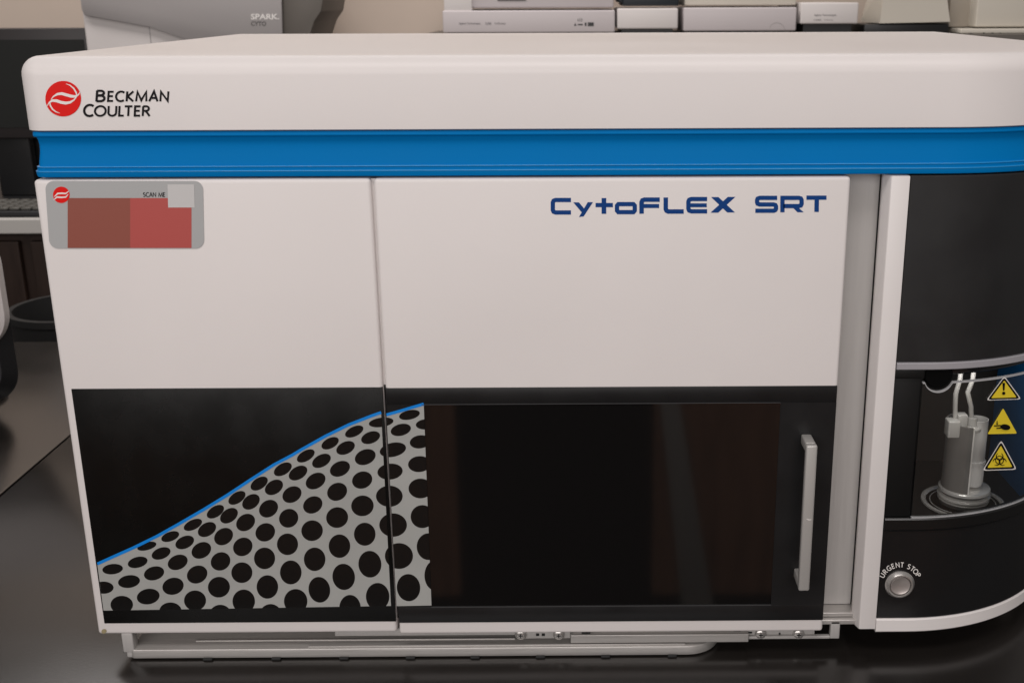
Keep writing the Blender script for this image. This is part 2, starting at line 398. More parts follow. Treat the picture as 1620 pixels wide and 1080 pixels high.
lt, lb_ = z1(146, 786), z1(172, 985); rt, rb_ = z2(443, 140), z2(482, 965)
print_part(pnl, CURVE, rt, rb_, lt, lb_, (lb_, rb_), -.00062, 'perforated_print')
lt2, lb2 = z2(463, 150), z2(506, 966); rt2, rb2 = z2(622, 104), z2(655, 963)
print_part(door, CURVE2, rt2, rb2, lt2, lb2, (lb2, rb2), gy0 - .00012, 'perforated_print')
# --- lettering on the door: thick square-shouldered capitals, read in a 3.24x crop
def z7(p): return px(840 + p[0] / 3.24, 280 + p[1] / 3.24, -.0022 - .00012)
mb = MB(); st = 0
def stroke(pts, w):
    global st
    st += 1; e = -.00004 * (st % 4)
    mb.ribbon(pts, w, lambda p: z7(p) + Vector((0, e, 0)))
def slab(pts):
    global st
    st += 1; e = -.00004 * (st % 4)
    mb.poly([z7(p) + Vector((0, e, 0)) for p in pts])
HW = 22
stroke([(205,117),(126,117),(116,121),(112,130),(112,168),(116,177),(126,181),(205,181)], HW)
slab([(291,128),(318,128),(270,201),(246,204)]); slab([(217,129),(246,129),(281,171),(266,187)])
stroke([(374,107),(374,188)], 24); stroke([(331,143),(420,143)], HW)
stroke([(448,138),(525,138),(532,146),(532,171),(525,179),(448,179),(441,171),(441,146),(448,138)], HW)
stroke([(660,115),(582,115),(571,119),(567,129),(567,187)], HW + 1); stroke([(573,148),(657,148)], HW - 1)
stroke([(691,104),(691,163),(695,172),(704,176),(783,176)], HW + 1)
stroke([(903,112),(822,112),(811,116),(807,125),(807,162),(811,171),(822,175),(903,175)], HW); stroke([(812,144),(901,144)], HW - 2)
slab([(923,102),(961,102),(1046,181),(1006,181)]); slab([(1009,101),(1048,101),(960,182),(920,182)])
stroke([(1262,106),(1173,106),(1162,110),(1159,118),(1159,128),(1162,136),(1173,140),(1244,140),(1253,143),(1256,150),(1256,161),(1253,168),(1244,172),(1150,172)], HW)
stroke([(1289,180),(1289,106),(1373,106),(1383,109),(1387,117),(1387,137),(1383,145),(1373,148),(1294,148)], HW); slab([(1336,150),(1364,150),(1398,180),(1366,180)])
stroke([(1412,105),(1515,105)], HW); stroke([(1465,108),(1464,178)], 23)
mb.build('model_lettering', navy, door)
# --- brand mark on the lid
def z8(p, e=0): return px(50 + p[0] / 6.75, 110 + p[1] / 6.75, -.0003 - e)
mb = MB(); mb.mi = 0
mb.poly([z8(p) for p in ellipse(337, 311, 191, 190, 0, 64)])
mb.mi = 1
for i, pw in enumerate([
 [(206,320,5),(232,288,13),(275,262,24),(322,257,30),(370,270,31),(420,284,31),(465,288,25),(500,268,13),(520,236,6)],
 [(163,392,5),(188,352,13),(220,331,25),(265,333,31),(315,350,31),(365,358,30),(412,350,24),(452,325,14),(486,284,8)],
 [(366,152,3),(410,168,11),(450,202,15),(475,243,16),(484,280,9)],
 [(192,340,8),(200,385,15),(225,425,15),(260,451,11),(302,466,3)]]):
    mb.ribbon([(a, b) for a, b, _ in pw], [c for *_, c in pw], lambda p, i=i: z8(p, .00012 + .00004 * i))
mb.build('brand_emblem', [red, cream], lid)
mb = MB(); fl = fps(-.0003)
strokes_into(mb, 'B', 151.5, 165, 143, 160.5, fl, 3.7, .07); strokes_into(mb, 'ECKMAN', 170, 266, 144.5, 160.3, fl, 3.3, .07, .20)
strokes_into(mb, 'C', 132, 147, 165.5, 183.8, fl, 3.7, .05); strokes_into(mb, 'OULTER', 149.5, 237, 167.5, 183.5, fl, 3.3, .05, .17)
mb.build('brand_lettering', ink, lid)
# --- information sticker
mb = MB(); y = -.0004
def rr(u0, u1, v0, v1, r, corners=(1, 1, 1, 1)):
    out = []
    for (cu, cv, a0, k) in ((u0 + r, v0 + r, 180, 0), (u1 - r, v0 + r, 270, 1), (u1 - r, v1 - r, 0, 2), (u0 + r, v1 - r, 90, 3)):
        if corners[k]:
            out += [(cu + r * math.cos(math.radians(a0 + 15 * i)), cv + r * math.sin(math.radians(a0 + 15 * i))) for i in range(7)]
        else: out.append((u0 if k in (0, 3) else u1, v0 if k < 2 else v1))
    return out
mb.mi = 0; mb.poly([px(a + (b - 286) * (.07 if a < 200 else .02), b, y) for a, b in rr(71, 321, 286, 393, 14)])
mb.mi = 1; mb.poly([px(a, b, y - .0001) for a, b in [(107,313),(206,313),(206,392),(107,392)]])
mb.mi = 2; mb.poly([px(a, b, y - .0001) for a, b in [(206,313),(303,313),(303,392),(206,392)]])
mb.mi = 6; mb.poly([px(a, b, y - .0002) for a, b in [(265,291.5),(307,291.5),(308,328),(266,328)]])
mb.mi = 4; mb.poly([px(a, b, y - .0002) for a, b in ellipse(97, 308, 13.2, 13, 0)])
mb.mi = 3
for i, pw in enumerate([[(86,311,1),(91,306,2.5),(98,305.5,2.5),(104,306,2),(109,302,.8)], [(85,316,1),(90,311.5,2.5),(97,312,2.5),(104,311.5,2),(108,307,.8)]]):
    mb.ribbon([(a, b) for a, b, _ in pw], [c for *_, c in pw], lambda p, i=i: px(p.x, p.y, y - .0003 - .00004 * i))
mb.mi = 5; strokes_into(mb, 'SCAN ME', 226.5, 261, 304.3, 311, fps(y - .0002), 1.1)
mb.build('info_sticker', [stick, stickbrown, stickred, cream, red, ink, mat('pale_sticker', (.56, .55, .545), .45)], pnl)
# paint chip at the lower left corner
mb = MB(); mb.poly([px(a, b, -.0003) for a, b in ellipse(164.5, 997.5, 4.2, 3.6, -20, 14)]); mb.build('paint_chip', tanchip, pnl)
# --- silver recess between door and post
mb = MB(); mb.box(.612, .6535, .0245, .0280, .0110, .3898); mb.build('recess_plate', silver, S)
mb = MB(); mb.box(.612, .6525, .010, .0275, .0065, .0105, .0008); mb.box(.612, .6525, .006, .0275, .0010, .0060, .0012); mb.build('slide_rail', steel, S, 40)
# --- white post
mb = MB()
mb.prism([(.6662, .0, .0002), (.6528, .0, .0002), (.6518, .0005, .0002), (.6481, .0120, .0002), (.6500, .0225, .0002), (.6662, .0225, .0002)], (0, 0, .3893), .0007, 2)
mb.build('post', white2, S, 40)
mb = MB(); mb.box(.64925, .6510, .0238, .0244, .0112, .3896); mb.build('recess_shade_strip', satinblk, S)  # black strip put in for the line of shade between post and plate

# --- sample bay on the rounded corner
def cpts(x0, off=0.0, n=30, deg=86):
    """plan points (front face) from x0 along the straight front and round the corner, moved out by -off"""
    pts = [(x0, off)] + ([(x0 + (BX0 - x0) * k / 3, off) for k in range(1, 3)] if x0 < BX0 else [])
    a0 = 0 if x0 < BX0 else math.degrees(math.asin((x0 - BX0) / BR))
    if x0 >= BX0: pts = []
    for k in range(n + 1):
        a = math.radians(a0 + (deg - a0) * k / n); pts.append((BX0 + (BR - off) * math.sin(a), BR - (BR - off) * math.cos(a)))
    return pts
def cslab(mb, x0, z0, z1, off, thick, zc=.0006, deg=86):
    """curved upright slab: front face at offset off (negative = proud), thick deep, edges eased by zc"""
    A = cpts(x0, off, deg=deg); Bk = cpts(x0, off + thick, deg=deg); A2 = cpts(x0, off + zc, deg=deg)
    rings = []
    for (a2, a, b) in zip(A2, A, Bk):
        rings.append([(*b, z0), (*a2, z0), (*a, z0 + zc), (*a, z1 - zc), (*a2, z1), (*b, z1)])
    mb.loft(rings)
def cblock(mb, x0, z0, z1, off, yback):
    P = cpts(x0, off); P = P + [(P[-1][0], yback), (x0, yback)]
    mb.prism([(x, y, z0) for x, y in P], (0, 0, z1 - z0))
mb = MB(); cslab(mb, .6668, .2410, .3897, .0004, .006); mb.build('upper_cover', matteblk, S, 40)
mb = MB(); cslab(mb, .6668, .2346, .2404, -.0014, .010); mb.build('grey_strip', greytrim, S, 40)
mb = MB(); cblock(mb, .6668, .2412, .2440, .008, .171); mb.build('bay_ceiling', satinblk, S)
mb = MB(); cslab(mb, .6668, .0106, .0930, .0002, .006); lower = mb.build('lower_cover', glassblk if False else mat('gloss_black_plastic', (.010, .010, .0105), .22), S, 40)
mb = MB(); cslab(mb, .6664, -.0030, .0102, -.0004, .010, .0014); mb.build('lower_trim', white2, S, 40)
mb = MB(); cslab(mb, .6668, .0934, .1045, -.0016, .008, .0012)
cblock(mb, .6668, .0800, .0870, .0075, .171); mb.build('bay_shelf', satinblk, S, 40)
mb = MB(); mb.box(.6668, .8600, .1640, .1720, .0871, .2411)
mb.build('bay_wall', mat('bay_black', (.016, .0145, .013), .5, spec=.3), S)
mb = MB(); mb.box(.6668, .6885, .0030, .1640, .1046, .2260, .0006); mb.box(.6668, .6905, .0012, .03, .2262, .2338, .0008); mb.build('bay_side_wall', mat('soft_black', (.006, .006, .006), .45, spec=.25), S, 40)
mb = MB(); mb.box(.8110, .8140, .060, .1635, .0872, .2410); mb.build('bay_side_panel', mat('blue_plastic', (.004, .13, .36), .3), S)
# black round cap over the notch and the ledge beside it
mb = MB(); c = Vector((.7020, .012, .2290))
mb.lathe([(.0, -.010), (.0105, -.010), (.0115, -.009), (.0115, .03), (0, .03)], Matrix.Translation(c) @ Matrix.Rotation(math.radians(-90), 4, 'X'), 40)
mb.build('sensor_cap', mat('deep_black', (.001, .001, .001), .6, spec=.08), S, 40)
# clear visor with a notch
vis = clear_mat('clear_acrylic', (.95, .96, .95), .02, .018, (.6, .58, .55))
vedge = mat('acrylic_edge', (.42, .42, .43), .25)
mb = MB(); top = []
P = cpts(.6890, .0006, 44, 74)
def vtop(x):
    d = abs(x - .7020); z = .2236
    if d < .0118: z = min(z, .2270 - math.sqrt(max(0, .0118 ** 2 - d * d)) * .95)
    return z
dense = []
for i in range(len(P) - 1):
    for k in range(6): dense.append((P[i][0] + (P[i + 1][0] - P[i][0]) * k / 6, P[i][1] + (P[i + 1][1] - P[i][1]) * k / 6))
dense.append(P[-1])
mb.loft([[(x, y, .1040), (x, y, vtop(x))] for x, y in dense], False, False, False)
visor = mb.build('visor', vis, S, 60)
mb = MB(); mb.loft([[(x, y - .0008, vtop(x)), (x, y + .0022, vtop(x)), (x, y + .0022, vtop(x) - .0011), (x, y - .0008, vtop(x) - .0011)] for x, y in dense])
mb.build('visor_rim', vedge, visor, 60)
mb = MB(); mb.loft([[(x, y - .0010, .1052), (x, y + .0022, .1052), (x, y + .0022, .1043), (x, y - .0010, .1043)] for x, y in dense]); mb.build('visor_rim', vedge, visor, 60)
mb = MB(); cslab(mb, .7130, .2262, .2340, .010, .004, .001, 70); mb.build('bay_lintel', mat('gloss_lintel', (.012, .012, .013), .12), S, 40)
# platform, holder, guard
HC = Vector((.7545, .0660, 0))
mb = MB(); MH = Matrix.Translation(HC)
mb.mi = 0; mb.lathe([(.0330, .0872), (.0350, .0872), (.0364, .0884), (.0360, .0898), (.0345, .0902), (.0325, .0896), (.0318, .0886)], MH, 72)
mb.mi = 1; mb.lathe([(.0318, .0886), (.0290, .0882), (.0255, .0882), (0, .0882)], MH, 64)
mb.mi = 0; mb.lathe([(.0292, .0883), (.0284, .0890), (.0276, .0883)], MH, 64)
br = mat('steel_lit', (.82, .80, .77), .25, metal=.45); dk = mat('steel_shaded', (.13, .125, .12), .3, metal=.4)  # one steel: rims and tops coloured as lit, grooves and sides as shaded
mb.build('platform', [br, dk], S, 40)
mb = MB()
mb.mi = 1; mb.lathe([(.0198, .0883), (.0208, .0890), (.0208, .0922)], MH, 56); mb.lathe([(.0195, .0936), (.0195, .0952)], MH, 56); mb.lathe([(.0200, .0985), (.0200, .1012)], MH, 56)
mb.mi = 0; mb.lathe([(.0208, .0922), (.0222, .0926), (.0222, .0934), (.0195, .0938)], MH, 56); mb.lathe([(.0200, .0950), (.0226, .0954), (.0228, .0976), (.0200, .0984)], MH, 56)
mb.lathe([(.0200, .1008), (.0224, .1014), (.0222, .1036), (.0210, .1044), (.0110, .1048), (0, .1048)], MH, 56)
mb.build('tube_holder', [br, dk], S, 40)
mb = MB(); rings = []
for k in range(25):
    a = math.radians(95 + 165 * k / 24); c0, s0 = math.cos(a), math.sin(a)
    rings.append([(HC.x + .0205 * c0, HC.y + .0205 * s0, .1047), (HC.x + .0205 * c0, HC.y + .0205 * s0, .166), (HC.x + .0190 * c0, HC.y + .0190 * s0, .166), (HC.x + .0190 * c0, HC.y + .0190 * s0, .1047)])
mb.loft(rings); mb.build('tube_guard', clear_mat('smoked_plastic', (.45, .44, .43), .08, .6, (.30, .285, .27)), S, 40)
ga = math.radians(260)
mb = MB(); gx, gy = HC.x + .0198 * math.cos(ga), HC.y + .0198 * math.sin(ga)
mb.box(gx - .0006, gx + .0006, gy - .0012, gy + .0006, .1048, .1665); mb.build('guard_edge', cream, S)
milky = clear_mat('milky_plastic', (.88, .88, .87), .1, .58, (.74, .72, .69))
mb = MB()
mb.tube([px(1524, 546, .062), px(1519, 598, .06), px(1512, 622, .055), px(1511, 642, .058), px(1511, 668, .058)], .0021)
mb.build('sample_hose', milky, S, 60)
mb = MB(); mb.tube([px(1545, 546, .062), px(1539, 600, .06), px(1531, 620, .055), px(1536, 642, .058), px(1537, 668, .058)], .0021)
mb.build('sample_hose', milky, S, 60)
mb = MB()
q = px(1505, 690, .052); t = px(1505, 664, .052); mb.box(q.x - .0045, q.x + .0060, q.y - .004, q.y + .008, q.z, t.z, .0012)
q = px(1520, 676, .056); t = px(1520, 658, .056); mb.box(q.x - .004, q.x + .0045, q.y - .003, q.y + .006, q.z, t.z + .002, .0008)
mb.build('hose_clip', milky, S, 40)
mb = MB(); q = px(1537, 680, .058)
mb.lathe([(0, 0), (.0075, 0), (.0080, .001), (.0080, .0030), (.0050, .0050), (.0042, .0120), (0, .0120)], Matrix.Translation(q), 32)
mb.build('hose_nozzle', milky, S, 40)
# the clear tube itself stands in the holder: a thing of its own
tub = thing('sample_tube', 'clear plastic sample tube standing upright in the steel holder of the bay', 'tube', (HC.x + .0052, HC.y - .004, .1050))
TC = HC + Vector((.0052, -.004, 0)); mb = MB(); r = .0090
mb.lathe([(0, .1052), (.004, .1054), (.0078, .1075), (r, .1110), (r, .1290), (.0098, .1293), (.0098, .1308), (.0086, .1313), (.0086, .1690), (.0078, .1690), (.0078, .1120), (0, .1085)], Matrix.Translation(TC), 40)
mb.build('tube_wall', clear_mat('clear_styrene', (.86, .86, .85), .05, .72, (.88, .86, .84)), tub, 40)
mb = MB(); mb.lathe([(.0, .1080), (.0055, .1085), (.0062, .1110), (.0058, .1130), (0, .1130)], Matrix.Translation(TC), 24)
mb.build('liquid', clear_mat('clear_liquid', (.9, .9, .9), .03, .12), tub, 40)
# --- warning signs on the visor
def sgn(u, v, off): return pb(u, v, -.0006 - off)
def tri(mb, pts, off): mb.poly([sgn(u, v, off) for u, v in pts])
def shrink(p, k):
    cu = sum(a for a, _ in p) / len(p); cv = sum(b for _, b in p) / len(p)
    return [(cu + (a - cu) * k, cv + (b - cv) * k) for a, b in p]
def soft(p, r=.10):
    out = []
    n = len(p)
    for i in range(n):
        a, b, c = p[i - 1], p[i], p[(i + 1) % n]
        out += [(b[0] + (a[0] - b[0]) * r, b[1] + (a[1] - b[1]) * r), (b[0] + ((a[0] + c[0]) / 2 - b[0]) * r * .45, b[1] + ((a[1] + c[1]) / 2 - b[1]) * r * .45), (b[0] + (c[0] - b[0]) * r, b[1] + (c[1] - b[1]) * r)]
    return out
T1 = [(1589,594),(1616,631),(1560,633)]; T2 = [(1587,645),(1609,685),(1562,686)]; T3 = [(1584,695),(1609,742),(1554,744)]
for T, kind in ((T1, 'a'), (T2, 'b'), (T3, 'c')):
    mb = MB(); 
    if kind != 'b':
        mb.mi = 1; tri(mb, soft(T), 0); mb.mi = 2; tri(mb, soft(shrink(T, .91)), .00012); mb.mi = 0; tri(mb, soft(shrink(T, .72), .05), .00024)
    else:
        mb.mi = 0; tri(mb, soft(T, .05), .00012)
    mb.mi = 2; f = lambda p: sgn(p.x, p.y, .00036); cu = (T[1][0] + T[2][0]) / 2; cv = T[1][1]
    if kind == 'a':
        mb.poly([sgn(u, v, .00036) for u, v in [(cu - 2.2, cv - 26), (cu + 2.2, cv - 26), (cu + 1.2, cv - 14), (cu - 1.2, cv - 14)]])
        mb.poly([sgn(u, v, .00036) for u, v in ellipse(cu, cv - 9.5, 2.6, 2.6, 0, 16)])
    elif kind == 'b':
        mb.poly([sgn(u, v, .00036) for u, v in ellipse(cu + 5, cv - 10, 8, 4.6, 8, 18)])
        mb.ribbon([(cu - 13, cv - 12), (cu - 2, cv - 12.5)], 2.0, f); mb.ribbon([(cu - 9, cv - 8), (cu - 2, cv - 8.5)], 1.8, f)
        mb.ribbon([(cu - 8, cv - 20), (cu - 8, cv - 15)], 1.2, f); mb.poly([sgn(u, v, .00036) for u, v in [(cu - 10, cv - 16), (cu - 6, cv - 16), (cu - 8, cv - 13.4)]])
    else:
        for k in range(3):
            a = math.radians(-90 + 120 * k); ou, ov = cu + 5.8 * math.cos(a), cv - 15 + 5.8 * math.sin(a)
            arcp = [(ou + 5.4 * math.cos(a + math.radians(g)), ov + 5.4 * math.sin(a + math.radians(g))) for g in range(35, 326, 15)]
            arcp = [(ou + 5.4 * math.cos(a + math.radians(g + 180 - 180)), ov + 5.4 * math.sin(a + math.radians(g))) for g in range(28, 333, 16)]
            n = len(arcp); mb.ribbon(arcp, [.6 + 1.5 * math.sin(math.pi * i / (n - 1)) for i in range(n)], lambda p, k=k: sgn(p.x, p.y, .00036 + .00004 * k))
        arcp = [(cu + 6.4 * math.cos(math.radians(g)), cv - 15 + 6.4 * math.sin(math.radians(g))) for g in range(0, 361, 20)]
        mb.ribbon(arcp, 1.2, lambda p: sgn(p.x, p.y, .00052))
    mb.build('warning_sign', [yellow, cream, ink], visor, label={'a': 'yellow triangle with exclamation mark', 'b': 'yellow triangle with a hand being crushed', 'c': 'yellow triangle with biohazard symbol'}[kind])
# --- urgent stop button
bc = pb(1423, 923, 0.0)
mb = MB()
Mx = Matrix.Translation(bc) @ Matrix.Rotation(math.radians(90), 4, 'X')
mb.mi = 0; mb.lathe([(.0122, -.001), (.0126, .0010), (.0122, .0018), (.0104, .0040), (.0094, .0042), (.0091, .0036), (.0091, .0006)], Mx, 56)
mb.mi = 1; mb.lathe([(0, .0026), (.0070, .0028), (.0079, .0034), (.0083, .0030), (.0084, .0005)], Mx, 48)
mb.build('stop_button', [chrome, mat('turned_steel', (.42, .38, .36), .34, metal=.5, noise=.1, nscale=60)], lower, 35)
mb = MB(); s = 'URGENT STOP'; angs = [153, 139, 125, 111.5, 98, 85, 75, 65, 53, 41, 28]
for ch, a in zip(s, angs):
    if ch == ' ': continue
    a = math.radians(a); cu, cv = 1424.5 + 32 * math.cos(a), 923.5 - 31 * math.sin(a)
    th = math.pi / 2 - a; w, h = 4.0, 4.3
    def f(u, v, e, cu=cu, cv=cv, th=th): return pb(cu + u * math.cos(th) - v * math.sin(th), cv + u * math.sin(th) + v * math.cos(th), -.0002 - e)
    gw = GLY[ch][0] * 4.0; strokes_into(mb, ch, -gw, gw, -3.8, 3.8, f, 1.25)
mb.build('button_lettering', cream, lower)
# --- base tray, feet, slide brackets and screws under the front
mb = MB(); TZ = -.0154
def tray(inset, rr=.03):
    pts = []
    x0, x1, y0, y1 = .0245, .5350, .0005, .50
    for (cx, cy, r, a0) in ((x0 + .004, y0 + .004, .004, 180), (x1 - rr, y0 + rr, rr, 270), (x1 - .01, y1 - .01, .01, 0), (x0 + .01, y1 - .01, .01, 90)):
        for k in range(9):
            a = math.radians(a0 + 90 * k / 8); q = max(r - inset, .0004); pts.append((cx + q * math.cos(a), cy + q * math.sin(a)))
    return pts
mb.loft([[(x, y, z) for x, y in tray(i)] for z, i in ((-.0243, .0016), (-.0238, .0004), (-.0230, 0), (TZ - .0012, 0), (TZ - .0003, .0004), (TZ, .0012))])
for (u, v, u1) in ((310, 1013, 815), (488, 1022, 1085)):
    q = pz(u, v, TZ); q1 = pz(u1, v, TZ); mb.box(q.x, q1.x, q.y - .0012, q.y + .0012, TZ - .0005, TZ + .0011, .0006, 2)
mb.build('base_tray', steel, S, 40)
mb = MB(); mb.box(.0188, .0285, .0012, .012, -.0185, .0005, .0012); mb.box(.0215, .0290, .0016, .01, -.0235, -.0165, .001); mb.build('tray_bracket', silver, S, 40)
for u in (330, 438, 545, 650, 752, 855, 958, 1063):
    q = px(u, 1041, .002); mb = MB(); mb.box(q.x - .0040, q.x + .0040, -.0012, .012, BZ + .0001, -.0232, .0008, 2); mb.build('rubber_foot', mat('black_rubber', (.012, .012, .012), .7), S, 40)
mb = MB(); mb.box(.36, .4040, .0060, .040, -.0105, -.0005, .0008); mb.mi = 0
mb.box(.20, .36, .0090, .030, -.0085, -.0012, .0006)
mb.build('slide_bracket', silver, S, 40)
mb = MB(); mb.box(.4042, .5580, .0030, .030, -.0135, -.0055, .0008); mb.box(.4060, .5600, .0080, .030, -.0053, -.0008, .0006); mb.build('slide_bar', steel, S, 40)
mb = MB(); mb.box(.5582, .6290, .0060, .010, -.0125, -.0098, .0006); mb.box(.5582, .6160, .0085, .012, -.0097, -.0008, .0005); mb.box(.6290, .6372, .0060, .012, -.0125, .0045, .0008); mb.build('slide_bracket', silver, S, 40)
for (u0, u1, v0, v1, yy) in ((848, 853, 1001, 1005, .0057), (857, 862, 1001, 1005, .0057), (920, 934, 997.5, 1001.5, .0026), (1160, 1172, 997.5, 1003, .0076), (1174, 1190, 999, 1001, .0076), (1232, 1235, 1000, 1003, .0082)):
    a, b = px(u0, v1, yy), px(u1, v0, yy); mb = MB(); mb.box(a.x, b.x, yy, yy + .002, a.z, b.z); mb.build('slot', mat('slot_black', (.006, .006, .006), .7), S)
for (u, v, yy) in ((824, 1002, .0058), (884, 1002, .0058), (1203, 1001, .0083), (1263, 1001, .0083)):
    q = px(u, v, yy); mb = MB(); M_ = Matrix.Translation(q) @ Matrix.Rotation(math.radians(90), 4, 'X')
    mb.mi = 0; mb.lathe([(.0050, 0), (.0050, .0012), (.0040, .0024), (.0018, .0030), (0, .0030)], M_, 28)
    mb.mi = 1; mb.box(q.x - .0019, q.x + .0019, q.y - .0033, q.y - .0026, q.z - .0004, q.z + .0004); mb.box(q.x - .0004, q.x + .0004, q.y - .0034, q.y - .0026, q.z - .0019, q.z + .0019)
    mb.build('screw', [chrome, ink], S, 40)

# ------------------------------------------------------------------ things behind
offw = mat('instrument_white', (.64, .60, .585), .5, noise=.02, nscale=5)
lilac = mat('instrument_pale_grey', (.52, .475, .48), .5, noise=.02, nscale=5)
creamp = mat('cream_plastic', (.56, .52, .45), .55, noise=.02, nscale=4)
dgrey = mat('dark_grey_plastic', (.13, .115, .10), .55)
mgrey = mat('grey_plastic', (.36, .335, .33), .5, noise=.02, nscale=5)
dark = mat('dark_plastic', (.012, .012, .013), .4)
SHZ = .424
def zat(v, y): return px(800, v, y).z
def xat(u, y): return px(u, 40, y).x
# monitor and keyboard on the far bench
YM = 2.33
mo = thing('monitor', 'black computer monitor on the far bench, left of the white plate reader', 'monitor', (-1.15, YM, BZ))
x1 = xat(138, YM); x0 = x1 - .52; zt = zat(42, YM); zb = zat(216, YM)
mb = MB(); mb.box(x0, x1, YM, YM + .04, zb, zt, .004); mb.build('bezel', mat('bezel_plastic', (.022, .018, .018), .4), mo, 40)
mb = MB(); mb.box(x0 + .014, x1 - .014, YM - .0015, YM + .001, zb + .03, zt - .03); mb.build('screen', mat('monitor_panel', (.016, .017, .016), .22), mo)
mb = MB(); mb.box(x0 + .2, x0 + .3, YM + .041, YM + .07, BZ + .012, zt - .1, .004); mb.box(x0 + .12, x0 + .40, YM - .06, YM + .12, BZ + .0005, BZ + .012, .003); mb.build('stand', dark, mo, 40)
q0, q1 = px(9, 262, 2.42), px(80, 214, 2.42)
mb = MB(); mb.box(q0.x, q1.x, 2.42, 2.70, BZ + .0005, q1.z, .004); tag(mb.build('desktop_computer', dark, None, 40), 'black computer case under the monitor on the far bench', 'computer')
YK = 2.16
kb = thing('keyboard', 'dark computer keyboard with grey keys lying on the far bench', 'keyboard', (-1.1, YK, BZ))
mb = MB(); mb.box(-1.45, -.84, YK - .07, YK + .09, BZ + .0005, BZ + .018, .004); mb.build('case', dark, kb, 40)
mb = MB()
for r in range(5):
    for c in range(20):
        xx = -1.44 + c * .030; yy = YK - .06 + r * .029; mb.box(xx, xx + .025, yy, yy + .024, BZ + .0182, BZ + .026, .002, 1)
mb.build('keys', mat('grey_key', (.10, .095, .085), .5), kb, 40)
# plate reader
YP = 2.30
pr_ = thing('plate_reader', 'white plate reader with sloping grey front cover, behind the left end of the lid', 'lab instrument', (-.62, YP + .2, BZ))
xa, xb = px(133, 45, YP).x, px(445, 45, YP).x
mb = MB(); mb.box(xa, xb, YP, YP + .42, BZ + .0005, .60, .006); mb.build('body', offw, pr_, 40)
xs = px(237, 50, YP).x
mb = MB(); mb.box(xs - .0012, xs + .0012, YP - .0006, YP + .001, BZ + .01, zat(38, YP)); mb.build('seam', mgrey, pr_)
mb = MB(); pts = [(126,-70),(126,-8),(129,16),(134,24.5),(237,43),(292,62),(330,72),(447,72),(443,-70)]
mb.prism([px(u, v, YP - .012) for u, v in pts], (0, .0115, 0), .0015); mb.build('front_cover', mgrey, pr_, 40)
mb = MB(); text_into(mb, 'SPARK.', 397, 441.5, 22, 31, fpl(YP - .0127), .02); mb.build('lettering', cream, pr_)
mb = MB(); text_into(mb, 'CYTO', 397, 421, 34, 41, fpl(YP - .0127), .02); mb.build('lettering', mat('grey_ink', (.08, .075, .072), .5), pr_)
mb = MB(); pts = [(446.5,-70),(516,-70),(511,-2),(508,18),(497,34),(490,56),(484,80),(448,80)]
mb.prism([px(u, v, YP + .004) for u, v in pts], (0, .30, 0), .002); mb.build('side_cover', dgrey, pr_, 40)
# shelf that carries the modules
sh = thing('equipment_shelf', 'long low shelf on the far bench carrying the row of pale modules', 'shelf', (.9, 2.5, BZ))
mb = MB(); mb.box(-.02, 2.2, 2.20, 2.76, SHZ - .02, SHZ); mb.build('shelf_board', dgrey, sh)
for xx in (.0, .72, 1.44, 2.16):
    mb = MB(); mb.box(xx, xx + .02, 2.22, 2.74, BZ + .0005, SHZ - .0205); mb.build('shelf_side', dgrey, sh)
YH = 2.30
def module(name, label, cat, u0, u1, v0, v1, m, depth=.38, y=YH, group=None, foot=True, bev=.004):
    t = thing(name, label, cat, (px((u0 + u1) / 2, v1, y).x, y + depth / 2, SHZ), group)
    a, b = px(u0, v1, y), px(u1, v0, y)
    mb = MB(); mb.box(a.x, b.x, y, y + depth, a.z, b.z, bev); mb.build('case', m, t, 40)
    if foot and a.z > SHZ + .003:
        mb = MB(); mb.box(a.x + .012, b.x - .012, y + .02, y + depth - .02, SHZ + .0004, a.z - .0003); mb.build('base', dark, t)
    return t
G = 'pale laboratory modules in a row behind the lid'
m1 = module('chromatography_module', 'wide pale module with status marks, leftmost in the row behind the lid', 'lab instrument', 701, 973, 16, 52.5, lilac, group=G)
mb = MB(); yf = YH - .0006
for s, a, b in (('Agilent Technologies', 726, 760), ('1290', 768, 777), ('Infinity', 783, 800)): text_into(mb, s, a, b, 35.5, 39.5, fpl(yf), .01)
mb.build('lettering', mat('faded_ink', (.13, .12, .125), .5), m1)
mb = MB()
for q in ([(908,41),(910,36),(912,41)], [(925,36),(928,36),(928,41),(925,41)], [(930,35.5),(939.5,35.5),(939.5,41.5),(930,41.5)], [(914,30),(915,30),(915,34),(914,34)], [(917,29),(918,29),(918,34),(917,34)], [(920,29),(921,29),(921,34),(920,34)], [(914,38),(922,38),(922,40),(914,40)]):
    mb.poly([px(u, v, yf) for u, v in q])
mb.build('status_marks', dark, m1)
mb = MB(); a = px(718, 52.2, YH); b = px(704, 47.5, YH); 
a, b = px(862, 53.6, YH), px(937, 52.2, YH); mb.box(a.x, b.x, YH - .001, YH + .02, a.z, b.z); mb.build('front_slot', dark, m1)
m1b = module('chromatography_module', 'upper pale module stacked on the wide module with lettering', 'lab instrument', 706, 971, -45, 13, lilac, y=YH + .012, foot=False, group=G)
a, b = px(703, 19, YH + .008), px(746, -20, YH + .008)
mb = MB(); mb.box(a.x, b.x, YH + .004, YH + .0117, a.z, b.z, .002); mb.build('side_door', offw, m1b, 40)
a, b = px(787, 1, YH + .011), px(832, -2, YH + .011); mb = MB(); mb.box(a.x, b.x, YH + .010, YH + .0118, a.z, b.z); mb.build('front_slot', dark, m1b)
m2 = module('detector_module', 'short white module with a black tray on top, between two wide modules', 'lab instrument', 976.5, 1073, 13, 46, offw, group=G)
a, b = px(984, 11.5, YH + .02), px(1075, -22, YH + .02)
